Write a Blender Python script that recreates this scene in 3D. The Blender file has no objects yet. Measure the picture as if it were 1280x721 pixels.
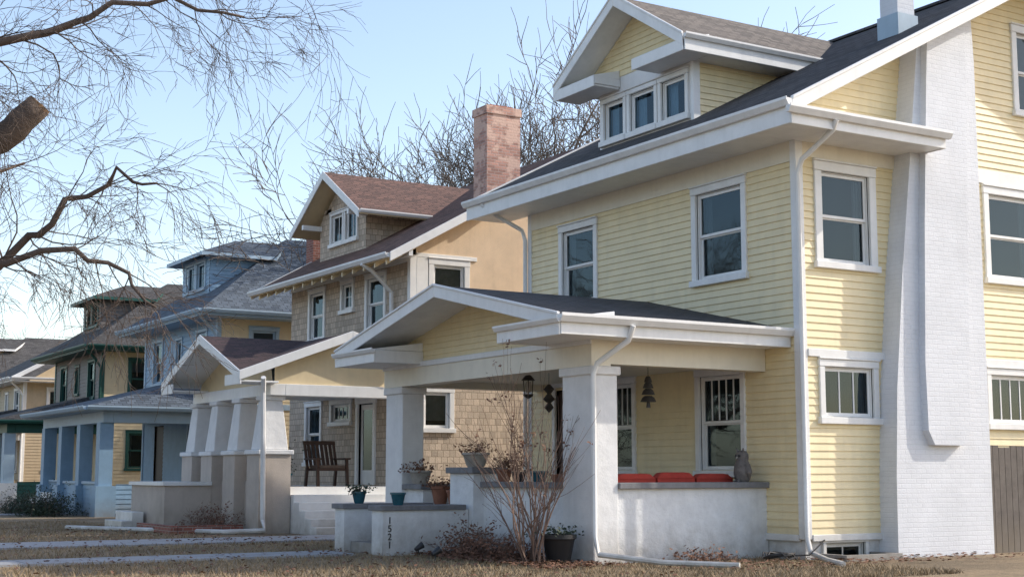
import bpy, math, random
from mathutils import Vector, Matrix
R=math.radians
scene=bpy.context.scene
# ------------------------------------------------------------------ materials
def newmat(name):
    m=bpy.data.materials.new(name);m.use_nodes=True
    nt=m.node_tree;b=nt.nodes['Principled BSDF'];return m,nt,b
def nd(nt,t,**k):
    n=nt.nodes.new(t)
    for a,v in k.items():
        if a in n.inputs: n.inputs[a].default_value=v
        else: setattr(n,a,v)
    return n
def mixc(nt,fac,a,b,bt='MIX'):
    m=nt.nodes.new('ShaderNodeMix');m.data_type='RGBA';m.blend_type=bt
    for i,v in ((0,fac),(6,a),(7,b)):
        if hasattr(v,'is_output'): nt.links.new(v,m.inputs[i])
        elif i==0: m.inputs[0].default_value=v
        else: m.inputs[i].default_value=(*v,1) if len(v)==3 else v
    return m.outputs[2]
def mr(nt,src,a,b,c,d):
    n=nt.nodes.new('ShaderNodeMapRange');nt.links.new(src,n.inputs[0])
    for i,v in enumerate((a,b,c,d)): n.inputs[i+1].default_value=v
    return n.outputs[0]
def paint(name,col,rough=.55,var=.12,bump=.15,scale=3.0,dirt=True,fine=60,dist=.01,lump=0,stain=(.22,.18,.13)):
    m,nt,b=newmat(name)
    tc=nd(nt,'ShaderNodeTexCoord')
    n1=nd(nt,'ShaderNodeTexNoise',Scale=scale,Detail=6.0,Roughness=.65)
    nt.links.new(tc.outputs['Object'],n1.inputs['Vector'])
    dark=tuple(c*(1-var*2.2) for c in col)
    f=mr(nt,n1.outputs[0],.35,.75,0,1)
    c=mixc(nt,f,col,dark)
    mp=nd(nt,'ShaderNodeMapping');mp.inputs['Scale'].default_value=(6,6,.35)
    nt.links.new(tc.outputs['Object'],mp.inputs['Vector'])
    n2=nd(nt,'ShaderNodeTexNoise',Scale=1.5,Detail=4.0)
    nt.links.new(mp.outputs[0],n2.inputs['Vector'])
    f2=mr(nt,n2.outputs[0],.5,.8,0,var*2.5)
    c=mixc(nt,f2,c,tuple(x*.55 for x in col))
    if dirt:
        sx=nd(nt,'ShaderNodeSeparateXYZ');nt.links.new(tc.outputs['Object'],sx.inputs[0])
        g=mr(nt,sx.outputs[2],.0,.6,1.0,0)
        mu=nd(nt,'ShaderNodeMath',operation='MULTIPLY');nt.links.new(g,mu.inputs[0]);nt.links.new(n1.outputs[0],mu.inputs[1])
        c=mixc(nt,mu.outputs[0],c,stain)
    nt.links.new(c,b.inputs['Base Color'])
    b.inputs['Roughness'].default_value=rough
    n3=nd(nt,'ShaderNodeTexNoise',Scale=float(fine),Detail=3.0)
    nt.links.new(tc.outputs['Object'],n3.inputs['Vector'])
    bp=nd(nt,'ShaderNodeBump',Strength=bump,Distance=dist)
    nt.links.new(n3.outputs[0],bp.inputs['Height'])
    if lump:
        n5=nd(nt,'ShaderNodeTexNoise',Scale=7.0,Detail=4.0);nt.links.new(tc.outputs['Object'],n5.inputs['Vector'])
        b2=nd(nt,'ShaderNodeBump',Strength=lump,Distance=.03);nt.links.new(n5.outputs[0],b2.inputs['Height']);nt.links.new(bp.outputs[0],b2.inputs['Normal']);bp=b2
    nt.links.new(bp.outputs[0],b.inputs['Normal'])
    return m
def masonry(name,col,bw=.22,rh=.075,bump=.5,colvar=.1,mortar=None,rough=.8,off=.5,patch=None,dist=.012,msize=.008):
    m,nt,b=newmat(name)
    uv=nd(nt,'ShaderNodeUVMap')
    br=nd(nt,'ShaderNodeTexBrick')
    br.inputs['Scale'].default_value=1;br.inputs['Brick Width'].default_value=bw;br.inputs['Row Height'].default_value=rh
    br.inputs['Mortar Size'].default_value=msize;br.inputs['Mortar Smooth'].default_value=.4;br.offset=off
    br.inputs['Color1'].default_value=(*[min(1,c*(1+colvar)) for c in col],1)
    br.inputs['Color2'].default_value=(*[c*(1-colvar*1.6) for c in col],1)
    br.inputs['Mortar'].default_value=(*(mortar or tuple(c*.8 for c in col)),1)
    nt.links.new(uv.outputs[0],br.inputs['Vector'])
    tc=nd(nt,'ShaderNodeTexCoord')
    n1=nd(nt,'ShaderNodeTexNoise',Scale=1.3,Detail=8.0,Roughness=.7)
    nt.links.new(tc.outputs['Object'],n1.inputs['Vector'])
    f=mr(nt,n1.outputs[0],.4,.75,0,.4)
    c=mixc(nt,f,br.outputs[0],tuple(x*.62 for x in col))
    if patch:
        n4=nd(nt,'ShaderNodeTexNoise',Scale=2.4,Detail=5.0,Roughness=.6);nt.links.new(tc.outputs['Object'],n4.inputs['Vector'])
        c=mixc(nt,mr(nt,n4.outputs[0],.47,.53,0,1),c,patch)
    nt.links.new(c,b.inputs['Base Color']);b.inputs['Roughness'].default_value=rough
    n3=nd(nt,'ShaderNodeTexNoise',Scale=35.0,Detail=5.0);nt.links.new(tc.outputs['Object'],n3.inputs['Vector'])
    inv=nd(nt,'ShaderNodeMath',operation='SUBTRACT');nt.links.new(n3.outputs[0],inv.inputs[0]);nt.links.new(br.outputs['Fac'],inv.inputs[1])
    bp=nd(nt,'ShaderNodeBump',Strength=bump,Distance=dist);nt.links.new(inv.outputs[0],bp.inputs['Height'])
    nt.links.new(bp.outputs[0],b.inputs['Normal'])
    return m
def shingles(name,c1,c2,c3):
    m,nt,b=newmat(name)
    uv=nd(nt,'ShaderNodeUVMap')
    br=nd(nt,'ShaderNodeTexBrick');br.offset=.37;br.squash=1
    br.inputs['Scale'].default_value=1;br.inputs['Brick Width'].default_value=.24;br.inputs['Row Height'].default_value=.13
    br.inputs['Mortar Size'].default_value=.012;br.inputs['Mortar Smooth'].default_value=.1;br.inputs['Bias'].default_value=0
    br.inputs['Color1'].default_value=(*[x*1.4 for x in c1],1);br.inputs['Color2'].default_value=(*[x*.7 for x in c2],1);br.inputs['Mortar'].default_value=(*[x*.3 for x in c2],1)
    nt.links.new(uv.outputs[0],br.inputs['Vector'])
    n1=nd(nt,'ShaderNodeTexNoise',Scale=.9,Detail=8.0,Roughness=.7);nt.links.new(uv.outputs[0],n1.inputs['Vector'])
    c=mixc(nt,mr(nt,n1.outputs[0],.35,.7,0,.5),br.outputs[0],c3)
    n2=nd(nt,'ShaderNodeTexNoise',Scale=60.0,Detail=2.0);nt.links.new(uv.outputs[0],n2.inputs['Vector'])
    c=mixc(nt,mr(nt,n2.outputs[0],.35,.65,0,.5),c,tuple(x*.5 for x in c2))
    nt.links.new(c,b.inputs['Base Color']);b.inputs['Roughness'].default_value=.9
    sx=nd(nt,'ShaderNodeSeparateXYZ');nt.links.new(uv.outputs[0],sx.inputs[0])
    dv=nd(nt,'ShaderNodeMath',operation='DIVIDE');nt.links.new(sx.outputs[1],dv.inputs[0]);dv.inputs[1].default_value=.13
    fr=nd(nt,'ShaderNodeMath',operation='FRACT');nt.links.new(dv.outputs[0],fr.inputs[0])
    ad=nd(nt,'ShaderNodeMath',operation='ADD');nt.links.new(fr.outputs[0],ad.inputs[0]);nt.links.new(br.outputs['Fac'],ad.inputs[1])
    bp=nd(nt,'ShaderNodeBump',Strength=.9,Distance=.03);bp.invert=True
    nt.links.new(ad.outputs[0],bp.inputs['Height']);nt.links.new(bp.outputs[0],b.inputs['Normal'])
    return m
def glassmat(name,tint=(.55,.62,.65)):
    m=bpy.data.materials.new(name);m.use_nodes=True;nt=m.node_tree;nt.nodes.clear()
    o=nd(nt,'ShaderNodeOutputMaterial');tr=nd(nt,'ShaderNodeBsdfTransparent');tr.inputs[0].default_value=(*tint,1)
    gl=nd(nt,'ShaderNodeBsdfGlossy');gl.inputs['Roughness'].default_value=.02;gl.inputs['Color'].default_value=(.50,.63,.72,1)
    fr=nd(nt,'ShaderNodeFresnel',IOR=1.6)
    tc=nd(nt,'ShaderNodeTexCoord');n=nd(nt,'ShaderNodeTexNoise',Scale=1.6,Detail=1.0);nt.links.new(tc.outputs['Object'],n.inputs['Vector'])
    bp=nd(nt,'ShaderNodeBump',Strength=.12,Distance=.02);nt.links.new(n.outputs[0],bp.inputs['Height']);nt.links.new(bp.outputs[0],gl.inputs['Normal'])
    mx=nd(nt,'ShaderNodeMixShader')
    nt.links.new(fr.outputs[0],mx.inputs[0]);nt.links.new(tr.outputs[0],mx.inputs[1]);nt.links.new(gl.outputs[0],mx.inputs[2]);nt.links.new(mx.outputs[0],o.inputs[0])
    return m
M={}
M['yellow']=paint('yellow_siding_paint',(.84,.71,.44),.5,.06,.08)
M['white']=paint('white_paint',(.80,.80,.79),.45,.06,.06)
M['cwhite']=paint('cream_white_frieze_paint',(.80,.75,.63),.5,.05,.06)
M['whitem']=paint('white_painted_stucco',(.76,.77,.78),.8,.08,.5,4,fine=45,lump=.7)
M['wcol']=paint('smooth_white_painted_stucco',(.76,.76,.76),.7,.06,.25,4,fine=60,lump=.3)
M['chim']=masonry('white_painted_brick',(.70,.72,.76),.22,.075,.35,.010,mortar=(.66,.68,.72),rough=.75)
M['concrete']=paint('concrete',(.36,.36,.36),.85,.16,.4,6)
M['capgray']=paint('gray_cap_stone',(.22,.22,.23),.8,.15,.4,6)
M['roof1']=shingles('dark_gray_shingle',(.075,.070,.072),(.05,.048,.05),(.095,.088,.085))
M['roof1b']=shingles('weathered_brown_shingle',(.19,.16,.13),(.13,.11,.09),(.22,.185,.155))
M['roof2']=shingles('red_brown_shingle',(.17,.088,.064),(.115,.062,.046),(.21,.12,.09))
M['roof2p']=shingles('maroon_shingle',(.06,.030,.030),(.042,.023,.023),(.075,.043,.04))
M['roof3']=shingles('blue_gray_shingle',(.12,.15,.19),(.08,.105,.14),(.15,.175,.20))
M['roof4']=shingles('charcoal_shingle',(.09,.088,.09),(.06,.058,.06),(.12,.113,.105))
M['tansh']=masonry('tan_wood_shingle',(.56,.46,.36),.16,.15,.6,.14,mortar=(.28,.22,.16),off=.37,dist=.02)
M['peach']=paint('peach_stucco',(.74,.57,.40),.85,.08,.5,2)
M['tanst']=paint('tan_stucco',(.53,.46,.40),.85,.10,.5,2)
M['cream']=paint('cream_paint',(.74,.60,.38),.55,.06,.1)
M['blue']=paint('blue_siding_paint',(.24,.38,.52),.55,.08,.1)
M['bluetrim']=paint('pale_blue_trim',(.38,.50,.60),.55,.06,.1)
M['brown']=paint('gray_brown_paint',(.18,.155,.14),.6,.08,.1)
M['green']=paint('dark_green_paint',(.012,.085,.07),.5,.08,.1)
M['tan5']=paint('tan_siding_paint',(.52,.41,.27),.6,.08,.1)
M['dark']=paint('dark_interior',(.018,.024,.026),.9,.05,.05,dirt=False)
M['blind']=paint('window_blind',(.15,.18,.19),.8,.05,.05,dirt=False)
M['curtain']=paint('blue_curtain',(.50,.70,.85),.8,.1,.05,dirt=False)
M['glass']=glassmat('window_glass')
M['brick']=masonry('pink_brick',(.50,.27,.21),.21,.072,.7,.22,mortar=(.45,.38,.35),patch=(.62,.42,.34))
M['redbrick']=masonry('red_brick',(.28,.10,.07),.21,.072,.7,.25,mortar=(.35,.3,.27))
M['terra']=paint('terracotta',(.30,.13,.08),.8,.15,.3,8,dirt=False)
M['bluepot']=paint('blue_glazed_ceramic',(.03,.12,.16),.25,.15,.05,8,dirt=False)
M['palepot']=paint('pale_stone_pot',(.42,.39,.35),.8,.15,.4,8,dirt=False)
M['black']=paint('black_plastic',(.025,.025,.028),.5,.1,.1,dirt=False)
M['red']=paint('red_cushion_fabric',(.42,.045,.03),.9,.12,.4,6,dirt=False,fine=200)
M['bronze']=paint('bronze_metal',(.04,.035,.03),.5,.1,.2,dirt=False)
M['darkwood']=paint('dark_wood',(.06,.032,.024),.5,.15,.2,dirt=False)
M['fence']=paint('weathered_gray_wood',(.15,.13,.115),.85,.18,.5,5)
M['owl']=paint('gray_cast_stone',(.20,.18,.17),.85,.25,.8,14,dirt=False)
M['bark']=paint('tree_bark',(.13,.095,.075),.9,.2,.9,9,dirt=False,fine=30)
M['bark2']=paint('gray_tree_bark',(.16,.13,.11),.9,.2,.9,9,dirt=False,fine=30)
M['cutwood']=paint('cut_limb_wood',(.26,.16,.09),.85,.2,.5,12,dirt=False)
M['twig']=paint('shrub_twig',(.20,.13,.10),.85,.15,.3,9,dirt=False)
M['deadleaf']=paint('dead_leaf',(.20,.095,.055),.8,.25,.3,30,dirt=False)
M['evergreen']=paint('evergreen_leaf',(.04,.06,.028),.7,.3,.3,20,dirt=False)
m,nt,b=newmat('dry_winter_lawn');tc=nd(nt,'ShaderNodeTexCoord')
n1=nd(nt,'ShaderNodeTexNoise',Scale=.45,Detail=9.0,Roughness=.75);n2=nd(nt,'ShaderNodeTexNoise',Scale=14.0,Detail=6.0,Roughness=.7)
for n in(n1,n2): nt.links.new(tc.outputs['Object'],n.inputs['Vector'])
c=mixc(nt,mr(nt,n1.outputs[0],.40,.60,0,1),(.38,.28,.17),(.19,.145,.09))
c=mixc(nt,mr(nt,n2.outputs[0],.4,.7,0,.7),c,(.12,.088,.058))
nt.links.new(c,b.inputs['Base Color']);b.inputs['Roughness'].default_value=.95
bp=nd(nt,'ShaderNodeBump',Strength=1.0,Distance=.05);nt.links.new(n2.outputs[0],bp.inputs['Height']);nt.links.new(bp.outputs[0],b.inputs['Normal'])
M['lawn']=m
M['walk']=paint('sidewalk_concrete',(.36,.36,.37),.85,.14,.3,3,dirt=False)
M['asphalt']=paint('asphalt',(.055,.055,.058),.9,.15,.6,3,dirt=False,fine=90)
M['grass']=paint('dry_grass',(.40,.30,.18),.9,.35,.1,.8,dirt=False)
M['linepaint']=paint('road_line_paint',(.6,.5,.12),.8,.2,.2,4,dirt=False)

# ------------------------------------------------------------------ builder
class G:
    def __init__(s,name,loc=(0,0,0)): s.name=name;s.p={};s.loc=Vector(loc);s.extra=[]
    def part(s,n,mat,smooth=False):
        k=(n,mat)
        if k not in s.p: s.p[k]=([],[],smooth)
        return s.p[k]
    def face(s,n,mat,pts):
        v,f,_=s.part(n,mat);i=len(v);v.extend(Vector(p) for p in pts);f.append(tuple(range(i,i+len(pts))))
    def hexa(s,n,mat,c):
        v,f,_=s.part(n,mat);i=len(v);v.extend(Vector(p) for p in c)
        for q in((0,3,2,1),(4,5,6,7),(0,1,5,4),(1,2,6,5),(2,3,7,6),(3,0,4,7)): f.append(tuple(i+j for j in q))
    def box(s,n,mat,x0,x1,y0,y1,z0,z1):
        s.hexa(n,mat,[(x0,y0,z0),(x1,y0,z0),(x1,y1,z0),(x0,y1,z0),(x0,y0,z1),(x1,y0,z1),(x1,y1,z1),(x0,y1,z1)])
    def prism(s,n,mat,p0,p1,a,b):
        p0,p1,a,b=map(Vector,(p0,p1,a,b))
        s.hexa(n,mat,[p0,p0+a,p0+a+b,p0+b,p1,p1+a,p1+a+b,p1+b])
    def taper(s,n,mat,cx,cy,z0,z1,w0,w1,d0=None,d1=None):
        d0=d0 or w0;d1=d1 or w1
        s.hexa(n,mat,[(cx-w0/2,cy-d0/2,z0),(cx+w0/2,cy-d0/2,z0),(cx+w0/2,cy+d0/2,z0),(cx-w0/2,cy+d0/2,z0),
                      (cx-w1/2,cy-d1/2,z1),(cx+w1/2,cy-d1/2,z1),(cx+w1/2,cy+d1/2,z1),(cx-w1/2,cy+d1/2,z1)])
    def slab(s,mtop,mbot,pts,th=.1):
        pts=[Vector(p) for p in pts];n=len(pts)
        s.face('roof_shingles',mtop,pts)
        lo=[p-Vector((0,0,th)) for p in pts]
        v,f,_=s.part('roof_soffit',mbot);i=len(v);v.extend([p-Vector((0,0,.003)) for p in pts]+lo)
        f.append(tuple(i+n+j for j in range(n)))
        for j in range(n):
            k=(j+1)%n;f.append((i+j,i+k,i+n+k,i+n+j))
    def tube(s,n,mat,pts,r,sides=8):
        v,f,_=s.part(n,mat,True);tube(v,f,[Vector(p) for p in pts],[r]*len(pts) if not isinstance(r,(list,tuple)) else r,sides)
    def lathe(s,n,mat,cx,cy,prof,sides=20):
        v,f,_=s.part(n,mat,True);i=len(v)
        for r,z in prof:
            for k in range(sides):
                a=2*math.pi*k/sides;v.append(Vector((cx+r*math.cos(a),cy+r*math.sin(a),z)))
        for j in range(len(prof)-1):
            for k in range(sides):
                k2=(k+1)%sides;f.append((i+j*sides+k,i+j*sides+k2,i+(j+1)*sides+k2,i+(j+1)*sides+k))
        f.append(tuple(i+k for k in range(sides))[::-1]);f.append(tuple(i+(len(prof)-1)*sides+k for k in range(sides)))
    def finish(s):
        root=bpy.data.objects.new(s.name,None);scene.collection.objects.link(root);root.empty_display_size=.3
        root.location=s.loc
        for (n,mat),(v,f,sm) in s.p.items():
            o=mkmesh(n,v,f,M[mat],sm);o.parent=root;o.matrix_parent_inverse=Matrix.Translation(-s.loc)
            if mat in('white','bluetrim','green','capgray','wcol') and n in('trim','fascia','window_casings','columns','steps','step_wall_cap','porch_wall_cap'):
                bv=o.modifiers.new('b','BEVEL');bv.width=.008 if n!='columns' else .015;bv.segments=1;bv.limit_method='ANGLE'
        for o in s.extra: o.parent=root;o.matrix_parent_inverse=Matrix.Translation(-s.loc)
        return root
def mkmesh(n,v,f,mat,smooth=False):
    me=bpy.data.meshes.new(n);me.from_pydata([tuple(p) for p in v],[],f)
    uv=me.uv_layers.new(name='UVMap')
    if len(f)<60000:
      for poly in me.polygons:
        no=poly.normal
        t=Vector((-no.y,no.x,0))
        if t.length<1e-3: t=Vector((1,0,0))
        t.normalize()
        if abs(t.x)>abs(t.y):
            if t.x<0:t=-t
        elif t.y<0:t=-t
        bb=no.cross(t)
        if bb.z<0: bb=-bb
        for li in poly.loop_indices:
            co=me.vertices[me.loops[li].vertex_index].co
            uv.data[li].uv=(co.dot(t),co.dot(bb))
    if smooth:
        for p in me.polygons: p.use_smooth=True
    me.materials.append(mat)
    o=bpy.data.objects.new(n,me);scene.collection.objects.link(o)
    if smooth and len(f)<6000 and n not in('bare_tree',):
        try: me.set_sharp_from_angle(angle=R(40))
        except Exception: pass
    return o
def tube(v,f,pts,rad,sides):
    i0=len(v);n=len(pts);prev=None
    for k,p in enumerate(pts):
        d=(pts[min(k+1,n-1)]-pts[max(k-1,0)])
        if d.length<1e-6:d=Vector((0,0,1))
        d.normalize()
        if prev is None:
            a=d.cross(Vector((0,0,1)) if abs(d.z)<.9 else Vector((1,0,0))).normalized()
        else:
            a=(prev-d*prev.dot(d))
            a=a.normalized() if a.length>1e-5 else d.orthogonal().normalized()
        prev=a;b=d.cross(a)
        for j in range(sides):
            t=2*math.pi*j/sides;v.append(p+(a*math.cos(t)+b*math.sin(t))*rad[k])
    for k in range(n-1):
        for j in range(sides):
            j2=(j+1)%sides
            f.append((i0+k*sides+j,i0+k*sides+j2,i0+(k+1)*sides+j2,i0+(k+1)*sides+j))
    if sides>3:
        f.append(tuple(i0+j for j in range(sides))[::-1]);f.append(tuple(i0+(n-1)*sides+j for j in range(sides)))

class Wall:
    def __init__(s,kind,v):
        s.k=kind;s.v=v   # 'F': plane X=v facing -X, u=Y ; 'S': plane Y=v facing -Y, u=X
    def P(s,u,z,o=0):
        return (s.v-o,u,z) if s.k=='F' else (u,s.v-o,z)
    def quad(s,g,n,mat,u0,u1,z0,z1,o):
        q=[s.P(u0,z0,o),s.P(u1,z0,o),s.P(u1,z1,o),s.P(u0,z1,o)]
        g.face(n,mat,q[::-1] if s.k=='F' else q)
    def box(s,g,n,mat,u0,u1,z0,z1,o0,o1):
        c=[s.P(u0,z0,o0),s.P(u1,z0,o0),s.P(u1,z0,o1),s.P(u0,z0,o1),s.P(u0,z1,o0),s.P(u1,z1,o0),s.P(u1,z1,o1),s.P(u0,z1,o1)]
        g.hexa(n,mat,c)
def lap(g,w,mat,z0,z1,lim,holes=(),pitch=.115,depth=.018,part='siding'):
    if not callable(lim):
        L=lim;lim=lambda z:L
    zs={z0,z1};k=0
    while z0+k*pitch<z1: zs.add(round(z0+k*pitch,5));k+=1
    for h in holes:
        for z in(h[2],h[3]):
            if z0<z<z1: zs.add(z)
    zs=sorted(zs)
    for za,zb in zip(zs,zs[1:]):
        if zb-za<1e-4: continue
        mid=(za+zb)/2;kk=math.floor((mid-z0)/pitch);zc=z0+kk*pitch
        oa=depth*(1-(za-zc)/pitch);ob=depth*(1-(zb-zc)/pitch)
        la,lb=lim(za),lim(zb)
        if la[1]<=la[0]: continue
        if lb[1]<lb[0]: mm=(lb[0]+lb[1])/2;lb=(mm,mm)
        iv=[((la[0],lb[0]),(la[1],lb[1]))]
        for h in holes:
            if h[2]<=mid<=h[3]:
                nv=[]
                for (s0,s1) in iv:
                    if h[0]>max(s0) and h[0]<min(s1): nv.append((s0,(h[0],h[0])))
                    if h[1]<min(s1) and h[1]>max(s0): nv.append(((h[1],h[1]),s1))
                    if h[0]>=min(s1) or h[1]<=max(s0): nv.append((s0,s1))
                iv=nv
        for s0,s1 in iv:
            g.face(part,mat,[w.P(s0[0],za,oa),w.P(s1[0],za,oa),w.P(s1[1],zb,ob),w.P(s0[1],zb,ob)])
            if abs(za-zc)<1e-4: g.face(part,mat,[w.P(s0[0],za,-.002),w.P(s1[0],za,-.002),w.P(s1[0],za,oa),w.P(s0[0],za,oa)])
def flat(g,w,mat,z0,z1,u0,u1,holes=(),part='wall'):
    us=sorted({u0,u1}|{x for h in holes for x in h[:2] if u0<x<u1});zs=sorted({z0,z1}|{x for h in holes for x in h[2:4] if z0<x<z1})
    for a,b in zip(us,us[1:]):
        for c,d in zip(zs,zs[1:]):
            m,k=(a+b)/2,(c+d)/2
            if any(h[0]<m<h[1] and h[2]<k<h[3] for h in holes): continue
            g.face(part,mat,[w.P(a,c),w.P(b,c),w.P(b,d),w.P(a,d)])
def window(g,w,u0,u1,z0,z1,cw=.11,trim='white',split=True,muntins=0,topmunt=0,blind=0,hm=0,bm='blind',sash=None,sill=True,side=True):
    sash=sash or trim
    a,b,c,d=u0+cw,u1-cw,z0+(.06 if sill else cw),z1-cw
    B=lambda mat,*q,n='window_casings':w.box(g,n,mat,*q)
    B(trim,u0,a,z0,z1-cw-.002,-.01,.045);B(trim,b,u1,z0,z1-cw-.002,-.01,.045)
    B(trim,u0-.01,u1+.01,d,z1,-.01,.05);B(trim,u0-.02,u1+.02,z1+.002,z1+.03,-.01,.075)
    if sill: B(trim,u0-.03,u1+.03,z0-.05,z0+.055,-.01,.085)
    else: B(trim,u0,u1,z0-.002,c,-.01,.047)
    B(trim,a,a+.02,c,d,-.16,-.012);B(trim,b-.02,b,c,d,-.16,-.012);B(trim,a+.021,b-.021,d-.02,d,-.16,-.012);B(trim,a+.021,b-.021,c,c+.02,-.16,-.012)
    a+=.022;b-=.022;c+=.022;d-=.022;s=.045
    def sashf(c,d,o):
        B(sash,a,a+s,c,d,o-.03,o,n='window_sashes');B(sash,b-s,b,c,d,o-.03,o,n='window_sashes')
        B(sash,a+s+.001,b-s-.001,c,c+s,o-.03,o,n='window_sashes');B(sash,a+s+.001,b-s-.001,d-s,d,o-.03,o,n='window_sashes')
        w.quad(g,'window_glass','glass',a+s,b-s,c+s,d-s,o-.015)
    if split:
        m=(c+d)/2;sashf(c,m+.01,-.07);sashf(m-.01,d,-.035);rng=[(m,d,-.035,topmunt)]
    else:
        sashf(c,d,-.04);rng=[(c,d,-.04,muntins)]
    for (p,q,o,k) in rng:
        for i in range(k):
            x=a+s+(b-a-2*s)*(i+1)/(k+1);B(sash,x-.012,x+.012,p+s,q-s,o-.022,o-.004,n='window_sashes')
        for i in range(hm):
            z=p+(q-p)*(i+1)/(hm+1);B(sash,a+s,b-s,z-.01,z+.01,o-.024,o-.005,n='window_sashes')
    if blind:
        w.quad(g,'window_blinds',bm,a,b,d-(d-c)*blind,d,-.13)
        z=d-(d-c)*blind
        while z<d:
            w.box(g,'window_blinds',bm,a,b,z,z+.018,-.125,-.112);z+=.05
    elif side:
        wd=.16 if bm=='blind' else .36
        for (x0,x1) in((a,a+(b-a)*wd),(b-(b-a)*wd,b)):
            n=6
            for i in range(n):
                p=x0+(x1-x0)*i/n;q=x0+(x1-x0)*(i+1)/n;oo=(-.15,-.17) if i%2 else (-.17,-.15)
                g.face('curtains',bm,[w.P(p,c,oo[0]),w.P(q,c,oo[1]),w.P(q,d,oo[1]),w.P(p,d,oo[0])])
    return (u0+cw,u1-cw,z0+.06 if sill else z0+cw,z1-cw)
def gutter(g,axis,c,s,a0,a1,z,mat='white',h=.12,d=.11):
    pr=[(0,-h),(s*d*.55,-h),(s*d,-h*.35),(s*d,0),(s*(d-.015),0),(s*(d-.015),-.02),(0,-.02)]
    v,f,_=g.part('gutter',mat);i=len(v);n=len(pr)
    for t in(a0,a1):
        for (o,zz) in pr: v.append(Vector((c+o,t,z+zz) if axis=='Y' else (t,c+o,z+zz)))
    for j in range(n):
        k=(j+1)%n;f.append((i+j,i+k,i+n+k,i+n+j))
    f.append(tuple(range(i,i+n)));f.append(tuple(range(i+n,i+2*n))[::-1])

# ------------------------------------------------------------------ ground
def ground():
    me=bpy.data.meshes.new('ground')
    me.from_pydata([(-1.5,-300,0),(900,-300,0),(900,900,0),(-1.5,900,0),(-400,-300,0),(-10.7,-300,0),(-10.7,900,0),(-400,900,0),
                    (-1.5,-300,-.15),(-1.5,900,-.15),(-10.7,-300,-.15),(-10.7,900,-.15)],[],[(0,1,2,3),(4,5,6,7),(10,8,9,11)])
    me.materials.append(M['lawn']);o=bpy.data.objects.new('ground',me);scene.collection.objects.link(o)
    g=G('street')
    g.face('asphalt','asphalt',[(-10.5,-300,-.146),(-1.7,-300,-.146),(-1.7,900,-.146),(-10.5,900,-.146)])
    for i in range(-20,60):
        g.face('road_markings','linepaint',[(-6.16,i*9,-.142),(-6.04,i*9,-.142),(-6.04,i*9+3,-.142),(-6.16,i*9+3,-.142)])
    g.box('kerb','walk',-1.7,-1.5,-300,900,-.2,.012);g.box('kerb','walk',-10.7,-10.5,-300,900,-.2,.012)
    g.finish()
    g=G('sidewalk')
    y=-30
    while y<130:
        g.box('slab','walk',2.2,3.7,y+.008,y+1.492,-.05,.03);y+=1.5
    g.finish()
    for (xe,ya,yb) in((9.6,20.72,21.8),(14,25.3,27.2),(11,45,46.2)):
        g=G('front_walk');x=3.72
        while x<xe:
            g.box('slab','walk',x+.006,x+.99,ya,yb,-.05,.032);x+=1
        g.finish()
ground()
rng=random.Random(5)
v=[];f=[]
for _ in range(60000):
    x=4.0+rng.random()*10.8;y=13+ (rng.random()**1.5)*26
    if y>16.9 and x>11.4 and y<24: continue
    if 20.6<y<22.1 and x>3: continue
    if 25.25<y<27.25: continue
    if y>27.4 and x>10: continue
    i=len(v);a=rng.random()*6.28;h=.03+rng.random()*.06;w=.007;l=rng.random()*6.28
    v+=[(x+math.cos(a)*w,y+math.sin(a)*w,0),(x-math.cos(a)*w,y-math.sin(a)*w,0),(x+math.cos(l)*h*.7,y+math.sin(l)*h*.7,h)]
    f.append((i,i+1,i+2))
mkmesh('grass',v,f,M['grass'])
v=[];f=[]
for _ in range(2600):
    x=4+rng.random()*9;y=14+rng.random()*20
    if y>16.9 and x>11.3: x-=3
    if rng.random()<.5: x=10.3+rng.random()*1.3;y=16.0+rng.random()*4.2
    i=len(v);a=rng.random()*6.28;s=.025+rng.random()*.03;z=.035+rng.random()*.03
    for k in range(4):
        t=a+k*1.5708;v.append((x+math.cos(t)*s*(1 if k%2 else .6),y+math.sin(t)*s*(1 if k%2 else .6),z+rng.uniform(-.015,.02)))
    f.append((i,i+1,i+2,i+3))
for _ in range(500):
    x=12.5+rng.random()*6;y=14.6+rng.random()*1.6;i=len(v);a=rng.random()*6.28;s=.03+rng.random()*.03
    for k in range(4):
        t=a+k*1.5708;v.append((x+math.cos(t)*s,y+math.sin(t)*s*.7,.03+rng.uniform(0,.03)))
    f.append((i,i+1,i+2,i+3))
mkmesh('fallen_leaves',v,f,M['deadleaf'])

# ------------------------------------------------------------------ yellow house
g=G('yellow_siding_house',(14.95,16.15,0))
F=Wall('F',14.95);S=Wall('S',16.15)
h=[]
h.append(window(g,F,17.3,18.7,4.42,6.05,cw=.12))
h.append(window(g,F,21.5,22.8,4.42,6.0,cw=.12))
h.append(window(g,F,17.42,18.68,1.27,2.97,topmunt=4))
h.append(window(g,F,20.35,21.5,1.27,2.97,topmunt=4))
h.append((22.0,22.95,.78,2.85))
F.box(g,'door','darkwood',22.02,22.93,.78,2.83,-.1,-.05);F.box(g,'window_casings','white',21.9,22.0,.76,2.9,-.01,.045);F.box(g,'window_casings','white',22.95,23.05,.76,2.9,-.01,.045);F.box(g,'window_casings','white',21.88,23.07,2.903,3.0,-.01,.05)
lap(g,F,'yellow',.36,6.1,(16.25,23.8),h)
h=[]
h.append(window(g,S,15.3,16.62,4.48,6.12,cw=.15,blind=.0,split=True,hm=0))
h.append(window(g,S,15.3,16.55,2.08,3.02,cw=.11,split=False,muntins=2,blind=.0))
h.append(window(g,S,19.15,20.6,4.5,6.12,cw=.13))
h.append(window(g,S,19.05,20.6,2.05,3.02,split=False,muntins=4))
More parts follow.
